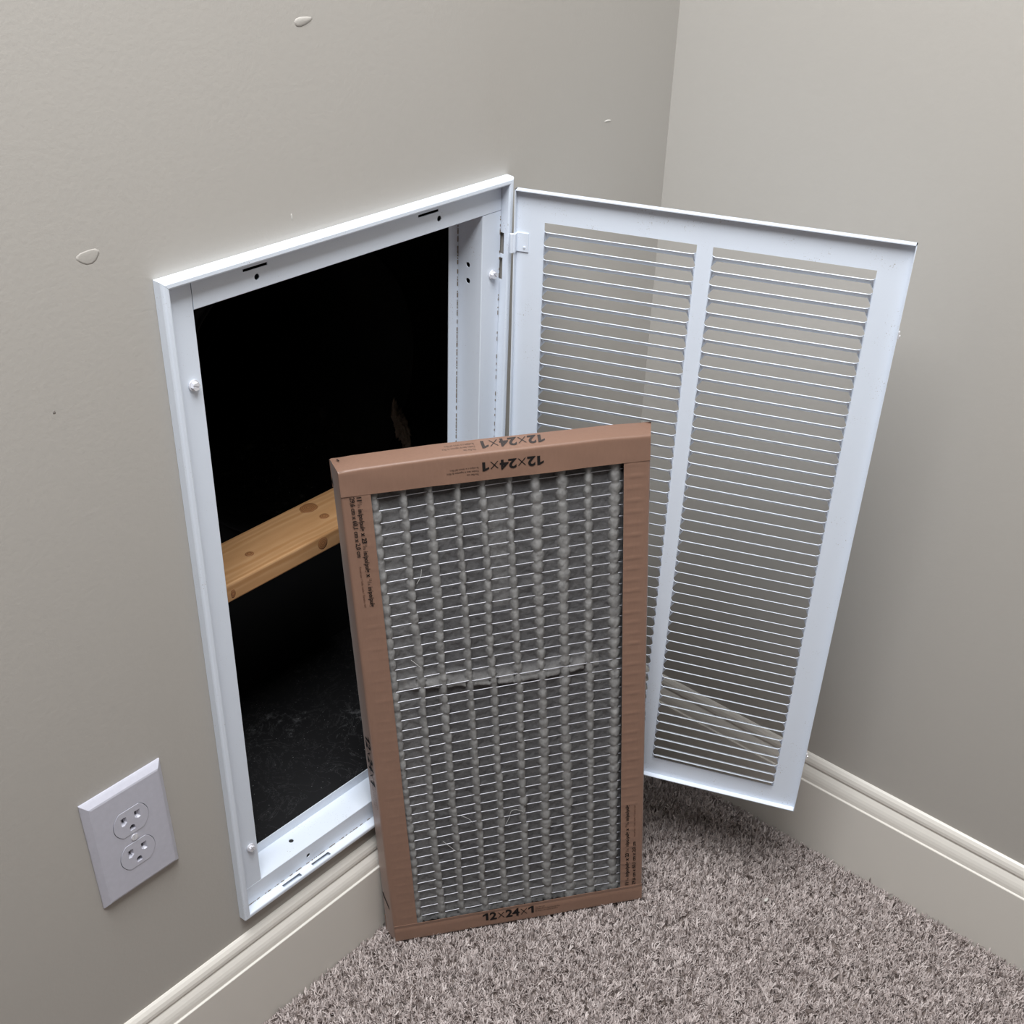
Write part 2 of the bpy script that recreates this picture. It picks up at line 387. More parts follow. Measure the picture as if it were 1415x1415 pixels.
hex_screw(chans[1], -0.1643, 0.2437, 0.4); hex_screw(chans[1], -0.1647, -0.2483, 1.2); hex_screw(chans[3], 0.1700, 0.2434, 0.9); hex_screw(chans[3], 0.1700, -0.2480, 0.2)

# broken lines of old dust in the frame's corners and seams
grime_m = M('brown_dust', (0.20, 0.15, 0.11), 0.95, spec=0.1)
grime_m.color(grime_m.mix(grime_m.noise(500, 2), (0.12, 0.09, 0.065), (0.34, 0.28, 0.22)))
def dust_line(parent, p0, p1, wid, depth, fill, seed):
    r = random.Random(seed); bm = bmesh.new(); p0, p1 = Vector(p0), Vector(p1); d = p1-p0; L = d.length; d.normalize(); pos = 0.0
    ax = 0 if abs(d.z) > 0.5 else 2
    while pos < L:
        ln = r.choice((0.0008, 0.0012, 0.002, 0.004)); c = p0+d*(pos+ln/2)
        h = Vector((depth, depth, depth)); h[ax] = wid*r.uniform(0.4, 1.0); h[2 if ax == 0 else 0] = ln/2
        bx(bm, tuple(c-h), tuple(c+h)); pos += ln+r.uniform(0.0, ln*2*(1-fill)/fill)
    o = new_obj('dust_line', bm_mesh('dust_line', bm), grime_m.m, parent); o['kind'] = 'stuff'
dust_line(chans[3], (0.1553, 0.0293, 0.285), (0.1553, 0.0293, -0.28), 0.00045, 0.0003, 0.6, 1)
dust_line(chans[3], (0.1796, -0.0001, 0.295), (0.1796, -0.0001, -0.30), 0.0004, 0.00025, 0.30, 2)
dust_line(chans[2], (-0.175, -0.0001, -0.3240), (0.05, -0.0001, -0.3240), 0.0004, 0.00025, 0.5, 3)
dust_line(chans[1], (-0.1797, -0.0001, -0.21), (-0.1797, -0.0001, -0.305), 0.0005, 0.00025, 0.6, 4)

# door: hinged on the right side, swung out into the room
DA = -1.177396; HP = Vector((0.558981, -0.017259, 0.809552)); DW, DH = 0.3472, 0.6520
md = Matrix.Rotation(DA, 4, 'Z'); md.translation = HP
YP = 0.0060; TS = 0.0008
xs = [0, 0.0268, 0.1655, 0.1797, 0.3195, DW]; zs = [0, -0.0279, -0.6275, -DH]
bm = bmesh.new(); vv = [[bm.verts.new((x, YP, z)) for x in xs] for z in zs]
fs = []
for j in range(3):
    for i in range(5):
        if j == 1 and i in (1, 3): continue
        fs.append(bm.faces.new((vv[j][i], vv[j][i+1], vv[j+1][i+1], vv[j+1][i])))
ex = bmesh.ops.extrude_face_region(bm, geom=fs)
for v in [g for g in ex['geom'] if isinstance(g, bmesh.types.BMVert)]: v.co.y += TS
bx(bm, (0, 0, -0.0009), (DW, YP+0.0004, 0)); bx(bm, (0, 0, -DH), (DW, YP+0.0004, -DH+0.0009))
bx(bm, (DW-0.0009, 0, -DH), (DW, YP+0.0004, 0)); bx(bm, (0, 0, -DH), (0.0009, YP+0.0004, 0))
door = new_obj('grille_door', bm_mesh('grille_door', bm), white_m.m, grille)
bpy.context.view_layer.update()
door.matrix_local = grille.matrix_world.inverted() @ md
# louvers
BL, BT = 0.0112, math.radians(36)
def blade_mesh(L):
    """louver pressed out of the sheet: flat at both ends, its room edge straight, its far edge bent away"""
    V, F = [], []
    hl = BL/2; zi = hl*math.sin(BT)
    sts = [(0.0, 0.0), (0.0014, 0.45), (0.0036, 1.0), (L-0.0036, 1.0), (L-0.0014, 0.45), (L, 0.0)]
    for s, k in sts:
        p0 = Vector((-hl*math.cos(BT)*min(1, 1.6*k), zi)); p1 = Vector((hl*math.cos(BT)*k, zi-BL+(BL-2*zi)*k))
        d = (p1-p0).normalized(); n = Vector((d.y, -d.x))*0.0003
        for p, sg in ((p0, -1), (p1, -1), (p1, 1), (p0, 1)):
            V.append((s, p.x-sg*n.x, p.y-sg*n.y))
    n = len(sts)
    for k in range(n-1):
        for i in range(4):
            j = (i+1) % 4; F.append((k*4+i, k*4+j, k*4+4+j, k*4+4+i))
    F += [(0, 1, 2, 3), tuple((n-1)*4+i for i in range(4))]
    return mesh_from('louver_blade', V, F)
for x0, x1 in ((xs[1], xs[2]), (xs[3], xs[4])):
    bme = blade_mesh(x1-x0); bme.materials.append(white_m.m)
    for k in range(47):
        o = new_obj('louver_blade', bme, None, door); o.location = (x0, YP+TS/2, -0.0382-0.0127*k)
# hinges and catch tabs
for zt in (-0.0395, -0.5950):
    bm = bmesh.new(); bx(bm, (0.0010, YP-0.0011, zt-0.0175), (0.0125, YP-0.0001, zt), 0.0003); cyl(bm, (-0.0016, -0.0008, zt-0.0088), (0, 0, 1), 0.0018, 0.0172, 12)
    bx(bm, (-0.0010, -0.0009, zt-0.0172), (0.0018, YP, zt-0.0004))
    cyl(bm, (0.0088, YP-0.0014, zt-0.013), YA, 0.0010, 0.0008, 10)
    new_obj('hinge', bm_mesh('hinge', bm), white_m.m, door)
for zt in (-0.0790, -0.5680):
    bm = bmesh.new(); bx(bm, (DW-0.0005, 0.0008, zt-0.004), (DW+0.0014, 0.0046, zt+0.003), 0.0004); cyl(bm, (DW+0.0006, 0.0026, zt-0.0015), (1, 0, 0), 0.0012, 0.003, 10)
    new_obj('catch_tab', bm_mesh('catch_tab', bm), screw_m.m, door)

# ---------------------------------------------------------------- air return chamber behind the grille
CX0, CX1, CY0, CY1, CZ0, CZ1 = 0.165, 0.74, 0.0315, 0.25, 0.186, 1.0
chamber = empty('return_air_chamber', (0.45, 0.14, CZ0), 'black lined air chamber in the wall behind the open grille', 'duct')
def crel(V): return [(v[0]-0.45, v[1]-0.14, v[2]-CZ0) for v in V]
def cbox(name, lo, hi, mat):
    bm = bmesh.new(); bx(bm, lo, hi)
    for v in bm.verts: v.co -= Vector((0.45, 0.14, CZ0))
    return new_obj(name, bm_mesh(name, bm), mat.m, chamber)
cbox('floor_panel', (CX0-0.01, CY0, CZ0-0.01), (CX1+0.01, CY1+0.01, CZ0), duct_m)
cbox('side_panel', (CX0-0.01, CY0, CZ0), (CX0, CY1+0.01, CZ1), duct_m); cbox('side_panel', (CX1, CY0, CZ0), (CX1+0.01, CY1+0.01, CZ1), duct_m)
cbox('top_panel', (CX0-0.01, CY0, CZ1), (CX1+0.01, CY1+0.01, CZ1+0.01), duct_m)
# back panel with a round duct opening
RC, RR, NS = (0.520, 0.535), 0.170, 48
V, F = [], []
for i in range(NS):
    t = 2*math.pi*i/NS; c, s = math.cos(t), math.sin(t)
    k = min(((CX1-RC[0]) if c > 0 else (RC[0]-CX0))/max(abs(c), 1e-6), ((CZ1-RC[1]) if s > 0 else (RC[1]-CZ0))/max(abs(s), 1e-6))
    V += [(RC[0]+RR*c, CY1, RC[1]+RR*s), (RC[0]+k*c, CY1, RC[1]+k*s)]
V = V+[(v[0], v[1]+0.008, v[2]) for v in V]; n2 = 2*NS
for i in range(NS):
    j = (i+1) % NS
    F += [(2*i, 2*i+1, 2*j+1, 2*j), (n2+2*i, n2+2*j, n2+2*j+1, n2+2*i+1), (2*i, 2*j, n2+2*j, n2+2*i), (2*i+1, n2+2*i+1, n2+2*j+1, 2*j+1)]
new_obj('back_panel', mesh_from('back_panel', crel(V), F), duct_m.m, chamber)
V, F = [], []
for y, r in ((CY1-0.004, RR), (CY1-0.004, RR-0.002), (CY1+0.35, RR-0.002), (CY1+0.35, RR)):
    V += [(RC[0]+r*math.cos(2*math.pi*i/NS), y, RC[1]+r*math.sin(2*math.pi*i/NS)) for i in range(NS)]
for a in range(4):
    b = (a+1) % 4
    F += [(a*NS+i, a*NS+(i+1) % NS, b*NS+(i+1) % NS, b*NS+i) for i in range(NS)]
collar = new_obj('round_duct', mesh_from('round_duct', crel(V), F, True), duct_m.m, chamber)
bm = bmesh.new(); bmesh.ops.create_circle(bm, cap_ends=True, segments=NS, radius=RR)
for v in bm.verts: v.co = Vector((v.co.x+RC[0], CY1+0.352, v.co.y+RC[1]))-Vector((0.45, 0.14, CZ0))
r = bmesh.ops.extrude_face_region(bm, geom=bm.faces[:])
for v in [g for g in r['geom'] if isinstance(g, bmesh.types.BMVert)]: v.co.y += 0.004
new_obj('duct_end', bm_mesh('duct_end', bm), hole_m.m, chamber)
# torn tuft of insulation at the rim of the round duct
bm = bmesh.new(); bmesh.ops.create_icosphere(bm, subdivisions=5, radius=1)
for v in bm.verts:
    p = v.co.copy(); d = 1+0.55*noise.noise(p*2.2)+0.35*noise.noise(p*6)+0.25*noise.noise(p*14)
    v.co = Vector((p.x*0.008*d+p.z*-0.012, p.y*0.006*d, p.z*0.030*d))+Vector((0.6625, CY1-0.006, 0.438))-Vector((0.45, 0.14, CZ0))
new_obj('insulation_tuft', bm_mesh('insulation_tuft', bm, True), insul_m.m, chamber)

# wooden board across the chamber
board = empty('wooden_board', (0.45, 0.098, 0.473), 'bare knotty pine board running across the dark opening behind the filter', 'board')
bm = bmesh.new(); bx(bm, (CX0-0.45, -0.0305, 0), (0.505-0.45, 0.0305, 0.0195), 0.0018)
new_obj('plank', bm_mesh('plank', bm, False), wood_m.m, board)
def knot(x, y, rx, ry, face):
    bm = bmesh.new(); bmesh.ops.create_uvsphere(bm, u_segments=18, v_segments=8, radius=1)
    for v in bm.verts:
        p = v.co; k = 1+0.15*noise.noise(p*2+Vector((x*50, 0, 0)))
        v.co = Vector((p.x*rx*k, p.y*ry*k, p.z*0.0006)) if face == 'top' else Vector((p.x*rx*k, p.z*0.0006, p.y*ry*k))
    o = new_obj('knot', bm_mesh('knot', bm, True), knot_m.m, board)
    o.location = (x, y, 0.0194) if face == 'top' else (x, -0.0304, y)
knot(-0.043, 0.018, 0.0105, 0.0085, 'top'); knot(-0.0425, -0.005, 0.0055, 0.0050, 'top'); knot(-0.136, -0.004, 0.0045, 0.0042, 'top'); knot(-0.068, 0.011, 0.0062, 0.0070, 'front'); knot(-0.178, 0.008, 0.003, 0.005, 'front')

# ---------------------------------------------------------------- pleated air filter leaning on the wall
FB = Vector((0.351001, -0.043048, 0.003035)); FYAW, FT, FR, FS, FTW = -0.622065, 0.064316, 0.000711, -0.043058, 0.051415
FW, FH, FD = 0.29598, 0.60088, 0.0210
Bv = Vector((-math.sin(FYAW), math.cos(FYAW), 0)); Zv = Vector((0, 0, 1))
Uv = Vector((math.cos(FYAW), math.sin(FYAW), 0))*math.cos(FR)+Zv*math.sin(FR)
Vv = Zv*math.cos(FT)+Bv*math.sin(FT); Wv = Bv*math.cos(FT)-Zv*math.sin(FT)
UxV = Vv.cross(Uv)
def FP(u, v, w):
    u, v, w = float(u), float(v), float(w); a, b = u/FW, v/FH
    v += 0.0040*(w/FD)*min(1.0, max(0.0, (b-0.955)/0.035))
    p = u*(Uv+UxV*(FTW*v/0.6))+v*(Vv+Uv*FS)+w*Wv
    fl_ = -Uv*((0.0082-0.0030*b)*max(0.0, 1-a*1.4))+Uv*(0.0050+0.0030*max(0, (b-0.75)/0.25))*max(0.0, (a-0.3)/0.7)
    return p+fl_*(w/0.0233)
filt = empty('air_filter', FB, 'dirty pleated air filter in a brown cardboard frame leaning below the open grille', 'filter')
# cardboard channels
def arc(cx, cy, r, a0, a1, n=4): return [(cx+r*math.cos(a0+(a1-a0)*i/n), cy+r*math.sin(a0+(a1-a0)*i/n)) for i in range(n+1)]
R = 0.0016
def ch_path(width, depth, off):
    p = [(width, off), (width-0.005, off), (0.020, off), (0.017, off), (0.0135, off), (0.010, off), (0.007, off), (0.004, off)]
    p = [q for q in p if q[0] <= width]
    p += [(R-R*math.sin(t), off+R-R*math.cos(t)) for t in (0, 0.4, 0.8, 1.2, math.pi/2)]
    p += [(0, depth/2)] + [(R-R*math.cos(t), depth-off-R+R*math.sin(t)) for t in (0, 0.4, 0.8, 1.2, math.pi/2)]
    p += [(width, depth-off)]
    return p
def top_lift(u): return 0.0016*math.sin(math.pi*min(1, max(0, u/FW)))-0.0014*max(0, 1-u/0.02)
def channel_mesh(side):
    emboss = side in ('l', 'r')
    width = 0.0262 if side in 'lr' else (0.0257 if side == 't' else 0.0243)
    off = 0.0006 if emboss else -0.0001
    out = sheet(ch_path(width, FD, off), -0.0006 if False else 0.0006)
    # sheet() adds thickness to the left; check direction so that it goes inside
    N = 300 if emboss else 60
    st = [i/N for i in range(N+1)]
    def place(p, s):
        d, w = p
        if emboss:
            v = 0.0008+s*(FH-0.0016); u = d+0.0006 if side == 'l' else FW-0.0006-d
            if w < 0.004 and 0.006 < d < 0.0215:
                ph = ((v-0.0290)/0.0128) % 1.0; amp = 0.0011 if side == 'r' else 0.00045
                w -= amp*math.exp(-((ph-0.5)/0.085)**2)*min(1, (d-0.006)/0.003)*(0.6+0.6*noise.noise(Vector((u*90, round(v/0.0128), 3))))
            w += 0.0004*noise.noise(Vector((u*60, v*25, 1)))
            return FP(u, v, w)
        u = s*FW; v = FH-d if side == 't' else d
        w += 0.0005*noise.noise(Vector((u*30, v*60, 5))); v += 0.0010*noise.noise(Vector((u*14, side == 't', 9)))*(0.6 if d < 0.002 else 0.4)
        if side == 't' and d < 0.02: v += top_lift(u)
        return FP(u, v, w)
    V, F = sweep(out, st, place)
    me = mesh_from('cardboard_border', V, F, True); 
    return me
borders = {}
for sd in 'lrtb':
    o = new_obj('cardboard_border', channel_mesh(sd), card_m.m, filt); borders[sd] = o
    mdf = o.modifiers.new('sharp', 'EDGE_SPLIT'); mdf.split_angle = math.radians(50)
# frayed light edges of the flaps
def strip(u0, v0, u1, v1, wid, w, name, mat, parent, n=60, seed=0):
    V, F = [], []; dv = Vector((u1-u0, v1-v0)).normalized(); nv = Vector((-dv.y, dv.x))
    for i in range(n+1):
        t = i/n; c = (u0+(u1-u0)*t, v0+(v1-v0)*t); h = wid*(0.35+0.9*abs(noise.noise(Vector((t*23, seed, 0)))))
        for s in (0, 1):
            for d in (w, w+0.0005):
                V.append(FP(c[0]+nv.x*h*s, c[1]+nv.y*h*s, d))
    for i in range(n):
        a = i*4; b = a+4
        F += [(a, b, b+2, a+2), (a+1, a+3, b+3, b+1), (a, a+1, b+1, b), (a+2, b+2, b+3, a+3)]
    F += [(0, 2, 3, 1), (n*4, n*4+1, n*4+3, n*4+2)]
    return new_obj(name, mesh_from(name, V, F), mat.m, parent)
strip(0.2665, 0.5755, 0.0265, 0.5757, 0.0007, -0.0002, 'torn_edge', card_edge_m, borders['t'], seed=3)
# media
PWID = [0.0056, 0.0042, 0.0040, 0.0036, 0.0038, 0.0042, 0.0052, 0.0054, 0.0042, 0.0058]
PT = [0.0305, 0.0582, 0.0815, 0.1080, 0.1321, 0.1578, 0.1828, 0.2077, 0.2340, 0.2612]
WV0, WVP = 0.5663, 0.01281
nu, nv = 210, 340
us = np.linspace(0.0225, 0.2705, nu).tolist(); vs = np.linspace(0.0170, 0.5820, nv).tolist()
V = []; clean = []
prow = [[noise.noise(Vector((k*3.1, math.floor((WV0-v)/WVP)*1.7, 0))) for v in vs] for k in range(10)]
for j, v in enumerate(vs):
    ph = ((WV0-v)/WVP) % 1.0; beadv = abs(math.sin(math.pi*ph))**0.6
    endt = max(0.0, (v-0.548)/0.03); endb = max(0.0, (0.075-v)/0.06)
    for u in us:
        best, bk = 9, 0
        for k, pu in enumerate(PT):
            pu2 = pu+0.0022*noise.noise(Vector((k*5.3, v*9, 2)))+0.0012*prow[k][j]
            d = u-pu2
            if abs(d) < abs(best): best, bk = d, k
        hw = PWID[bk]*(1+0.30*noise.noise(Vector((bk*2.7, v*7, 4)))+0.22*(beadv-0.6)+0.20*prow[bk][j])+0.0010*min(1, endb)-0.0006*min(1, endt)
        x = abs(best)/max(hw, 0.001)
        ridge = (1-min(1, x)**3.0) if x < 1 else 0.0
        side = math.exp(-((max(0, x-0.75))/0.75)**2)
        amp = 0.0050+0.0010*beadv
        w = 0.0105-amp*ridge-0.0014*side
        w += 0.0010*noise.noise(Vector((u*120, v*90, 7)))+0.0007*noise.noise(Vector((u*300, v*260, 1)))
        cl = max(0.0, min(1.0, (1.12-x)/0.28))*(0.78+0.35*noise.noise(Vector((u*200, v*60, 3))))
        # pushed-forward crosswise fold near the middle
        band = 0.3405+0.0035*math.sin(u*30)-0.0025*(u-0.14)/0.12
        db = v-band
        if 0.035 < u < 0.245 and -0.002 < db < 0.022 and x >= 1:
            k = min(1, (db+0.002)/0.0025)*max(0.0, 1-max(0, db-0.004)/0.018)
            w -= 0.0048*k*min(1, (u-0.035)/0.02)*min(1, (0.245-u)/0.02); cl = max(cl, 0.85*k*(0.75+0.4*noise.noise(Vector((u*50, 0, 0)))))
        if endb > 0 and x >= 1: w -= 0.004*min(1, endb)**2; cl = max(cl, 0.30*min(1, endb))
        if endt > 0 and x >= 1: w += 0.002*min(1, endt)
        if u < 0.062 and x >= 1: cl = max(cl, 0.22)
        if 0.132 < u < 0.158 and v > 0.43 and x >= 1: cl = max(cl, 0.35)
        V.append(FP(u, v, w)); clean.append(cl)
F = [(j*nu+i, j*nu+i+1, (j+1)*nu+i+1, (j+1)*nu+i) for j in range(nv-1) for i in range(nu-1)]
n0 = len(V)
bk_ = [FP(us[i], vs[j], 0.0165) for i, j in ((0, 0), (nu-1, 0), (nu-1, nv-1), (0, nv-1))]; V += bk_; clean += [0]*4
F += [(n0+3, n0+2, n0+1, n0), tuple([n0, n0+1]+list(range(nu-1, -1, -1))), tuple([n0+2, n0+3]+[(nv-1)*nu+i for i in range(nu)]),
      tuple([n0+3, n0]+[j*nu for j in range(nv)]), tuple([n0+1, n0+2]+[j*nu+nu-1 for j in range(nv-1, -1, -1)])]
me = mesh_from('pleated_media', V, F, True); a = me.attributes.new('clean', 'FLOAT', 'POINT'); a.data.foreach_set('value', np.array(clean, dtype=np.float32))
media = new_obj('pleated_media', me, media_m.m, filt)
# support wires, one object each
def tube(pts, r, n=5):
    V, F = [], []
    for i, p in enumerate(pts):
        d = (pts[min(i+1, len(pts)-1)]-pts[max(i-1, 0)]).normalized()
        a = d.cross(Vector((0, 0, 1)));  a = a.normalized() if a.length > 1e-4 else Vector((1, 0, 0)); b = a.cross(d)
        V += [p+(a*math.cos(2*math.pi*k/n)+b*math.sin(2*math.pi*k/n))*r for k in range(n)]
    for i in range(len(pts)-1):
        F += [(i*n+k, i*n+(k+1) % n, (i+1)*n+(k+1) % n, (i+1)*n+k) for k in range(n)]
    F += [tuple(range(n))[::-1], tuple((len(pts)-1)*n+k for k in range(n))]
    return V, F
wire_n = 0
for i in range(43):
    v0 = WV0-WVP*i
    if v0 < 0.028: break
    pts = []; jit = 0.0010*noise.noise(Vector((i*4.7, 1, 0)))
    for k in range(101):
        u = 0.0245+(0.2690-0.0245)*k/100
        q = [abs(u-p) for p in PT]; dm = min(q)
        nxt = [p for p in PT if p > u]; prv = [p for p in PT if p <= u]
        lo = prv[-1] if prv else PT[0]-0.0256; hi = nxt[0] if nxt else PT[-1]+0.0256
        t = (u-lo)/(hi-lo); saw = (t-0.5)*0.0016*max(0.15, 1-u/0.30)
        w = 0.0066+0.0004*math.exp(-(dm/0.0030)**2)
        if 10 <= i <= 40: pass
        pts.append(FP(u, v0+jit+saw, w-(0.0022 if abs(v0-0.345) < 0.012 else 0)))
    V, F = tube(pts, 0.00045, 5); wire_n += 1
    new_obj('support_wire', mesh_from('support_wire', V, F, True), wire_m.m, filt)
# stray pale fibres caught in the wires
def fibre(pts, r=0.00022):
    P = [FP(*p) for p in pts]; out = []
    for i in range(len(P)-1):
        p0, p1, p2, p3 = P[max(i-1, 0)], P[i], P[i+1], P[min(i+2, len(P)-1)]
        for k in range(6):
            t = k/6; out.append(0.5*((2*p1)+(p2-p0)*t+(2*p0-5*p1+4*p2-p3)*t*t+(3*p1-p0-3*p2+p3)*t**3))
    out.append(P[-1]); V, F = tube(out, r, 4); new_obj('stray_fibre', mesh_from('stray_fibre', V, F, True), fibre_m.m, filt)
fibre([(0.1360, 0.148, 0.003), (0.1400, 0.158, 0.002), (0.1425, 0.168, 0.001), (0.1475, 0.1695, 0.001), (0.1530, 0.166, 0.002), (0.158, 0.161, 0.004)])
fibre([(0.066, 0.138, 0.004), (0.073, 0.129, 0.003), (0.079, 0.121, 0.003)]); fibre([(0.088, 0.171, 0.004), (0.096, 0.165, 0.003), (0.1, 0.158, 0.004)])
fibre([(0.062, 0.472, 0.003), (0.066, 0.480, 0.002), (0.0675, 0.488, 0.002)]); fibre([(0.050, 0.385, 0.004), (0.056, 0.378, 0.003), (0.060, 0.372, 0.004)])

# printing on the cardboard
def text_pts(s, bold):
    if s == 'x' and bold == 3:
        P = []
        for x0, x1 in ((0.0, 0.42), (0.42, 0.0)):
            P += [(x0-0.035, 0.02, 0), (x0+0.035, 0.02, 0), (x1+0.035, 0.58, 0), (x1-0.035, 0.58, 0)]
        return np.array(P), [(0, 1, 2, 3), (4, 5, 6, 7)]
    if s in ('1', '12') and bold == 2:
        one = [(0.30, 0.0), (0.48, 0.0), (0.48, 0.70), (0.33, 0.70), (0.08, 0.55), (0.08, 0.40), (0.30, 0.51)]
        V = np.array([(x, y, 0) for x, y in one]); F = [tuple(range(7))]
        if s == '12':
            V2, F2 = text_pts('2', 1); V2 = V2.copy(); V2[:, 0] += 0.58-V2[:, 0].min()
            F = F+[tuple(7+i for i in f) for f in F2]; V = np.concatenate([V, V2])
        return V, F
    cu = bpy.data.curves.new('t', 'FONT'); cu.body = s; cu.size = 1.0; cu.resolution_u = 3
    if bold: cu.offset = 0.034 if len(s) < 3 else 0.018
    o = bpy.data.objects.new('t', cu); COL.objects.link(o); bpy.context.view_layer.update()
    me = bpy.data.meshes.new_from_object(o.evaluated_get(bpy.context.evaluated_depsgraph_get()))
    V = np.array([v.co[:] for v in me.vertices]); F = [tuple(p.vertices) for p in me.polygons]
    bpy.data.objects.remove(o); bpy.data.curves.remove(cu); bpy.data.meshes.remove(me)
    return V, F
def printed(name, segs, length, cap, mapper, mat, parent):
    """segs: (string, bold, scale, raise); fitted to length, cap height"""
    X = 0.0; AV, AF = [], []
    for s, bold, sc, up_ in segs:
        if s == ' ': X += 0.28; continue
        V, F = text_pts(s, bold); b = len(AV)
        x0 = V[:, 0].min(); wdt = V[:, 0].max()-x0
        AV += [((p[0]-x0)*sc+X, p[1]*sc+up_) for p in V]; AF += [tuple(b+i for i in f) for f in F]; X += wdt*sc+0.07
    X -= 0.07; sx = length/X; sy = cap/0.70
    P3 = [mapper(p[0]*sx, p[1]*sy) for p in AV]
    me = bpy.data.meshes.new(name); me.from_pydata([tuple(p) for p in P3], [], AF); me.update()
    return new_obj(name, me, mat.m, parent)
SIZE = [('12', 2, 1, 0), ('x', 3, 1.0, 0.0), ('24', True, 1, 0), ('x', 3, 1.0, 0.0), ('1', 2, 1, 0)]
EPS = -0.0011
printed('printed_size', SIZE, 0.0590, 0.0092, lambda x, y: FP(0.1900-x, 0.5938-y-0.0000*x, EPS), ink_m, borders['t'])
printed('printed_size', SIZE, 0.0590, 0.0112, lambda x, y: FP(0.1925-x, FH+top_lift(0.1925-x)+0.0009, 0.0166-y), inkg_m, borders['t'])
printed('printed_size', SIZE, 0.0610, 0.0112, lambda x, y: FP(0.1022+x, 0.0098+y-0.0007*x/0.06, EPS), ink_m, borders['b'])
def note(cx, lines, lh, mapper, mat, parent):
    for k, (s, L) in enumerate(lines):
        printed('printed_note', [(s, False, 1, 0)], L, lh*0.62, (lambda k: (lambda x, y: mapper(x, y-k*lh)))(k), mat, parent)
NOTE = [('This filter size', 0.0115), ("S'insère dans le logement du filtre", 0.0300), ('Se adapta a la ranura del filtro', 0.0270)]
note(0, NOTE[::1], 0.0032, lambda x, y: FP(0.1275-x, 0.5835-y+0.0000, EPS), ink_m, borders['t'])
note(0, NOTE[::1], 0.0042, lambda x, y: FP(0.1275-x, FH+top_lift(0.1275-x)+0.0009, 0.0068-y), inkg_m, borders['t'])
note(0, [NOTE[0], NOTE[1], NOTE[2]], 0.0031, lambda x, y: FP(0.1650+x, 0.0168+y-0.0006*x/0.03, -0.0014), ink_m, borders['b'])
FRA = lambda a, b: [(a, False, 0.55, 0.32), ('/', False, 0.9, 0.0), (b, False, 0.55, 0.0)]
DIM1 = [('11', True, 1, 0)]+FRA('11', '16')+[(' ', 0, 0, 0), ('in/po/pulg', True, 1, 0), (' ', 0, 0, 0), ('x', True, 1, 0), (' ', 0, 0, 0), ('23', True, 1, 0)]+FRA('11', '16')+[(' ', 0, 0, 0), ('in/po/pulg', True, 1, 0), (' ', 0, 0, 0), ('x', True, 1, 0), (' ', 0, 0, 0)]+FRA('13', '16')+[(' ', 0, 0, 0), ('in/po/pulg', True, 1, 0)]
DIM2 = [('29,6 cm x 60,1 cm x 2,0 cm', True, 1, 0)]
ACT = [('Actual size / Taille réelle / Tamaño real', False, 1, 0)]
E2 = -0.0007
printed('printed_dimensions', DIM1, 0.1175, 0.0042, lambda x, y: FP(0.0138+y+x*0.012, 0.5735-x, E2), ink_m, borders['l'])
printed('printed_dimensions', DIM2, 0.0625, 0.0042, lambda x, y: FP(0.0076+y+x*0.012, 0.5740-x, E2), ink_m, borders['l'])
printed('printed_note', ACT, 0.0450, 0.0019, lambda x, y: FP(0.0088+y+x*0.012, 0.5015-x, E2), inkr_m, borders['l'])
printed('printed_dimensions', DIM1, 0.1230, 0.0042, lambda x, y: FP(0.2792-y-x*0.006, 0.0270+x, E2), ink_m, borders['r'])
printed('printed_dimensions', DIM2, 0.0670, 0.0042, lambda x, y: FP(0.2876-y-x*0.006, 0.0262+x, E2), ink_m, borders['r'])
printed('printed_note', ACT, 0.0465, 0.0019, lambda x, y: FP(0.2866-y-x*0.006, 0.1010+x, E2), inkr_m, borders['r'])
US = -0.0004
printed('printed_size', SIZE, 0.0660, 0.0105, lambda x, y: FP(US, 0.2960-x, 0.0135-y), ink_m, borders['l'])
for k in range(3): printed('printed_note', [(NOTE[(k+1) % 3][0], False, 1, 0)], 0.0300, 0.0016, (lambda k: (lambda x, y: FP(US, 0.2290-x, 0.0045+0.0035*k-y)))(k), inkr_m, borders['l'])
printed('printed_size', SIZE, 0.0600, 0.0110, lambda x, y: FP(FW-US, 0.2600+x, 0.0140-y), ink_m, borders['r'])
# black smudge marks and corner nicks on the cardboard
def mark(pts, mat, parent, name='ink_mark'):
    V = [FP(*p) for p in pts]; n = len(V)
    me = bpy.data.meshes.new(name); me.from_pydata([tuple(v) for v in V], [], [tuple(range(n))]); me.update(); return new_obj(name, me, mat.m, parent)
mark([(US, 0.064, 0.0165), (US, 0.060, 0.0145), (US, 0.0535, 0.0085), (US, 0.047, 0.0045), (US, 0.0475, 0.0075), (US, 0.053, 0.0125), (US, 0.059, 0.0180), (US, 0.063, 0.0190)], ink_m, borders['l'])
mark([(0.0042, FH+0.0012, 0.0150), (0.0058, FH+0.0014, 0.0125), (0.0066, FH+0.0014, 0.0132), (0.0052, FH+0.0013, 0.0160)], ink_m, borders['t'])
mark([(FW-US, 0.540, 0.004), (FW-US, 0.528, 0.0075), (FW-US, 0.530, 0.013), (FW-US, 0.538, 0.011)], ink_m, borders['r'])
mark([(US, 0.586, 0.0175), (US, 0.580, 0.0205), (US, 0.578, 0.0170)], ink_m, borders['l'])

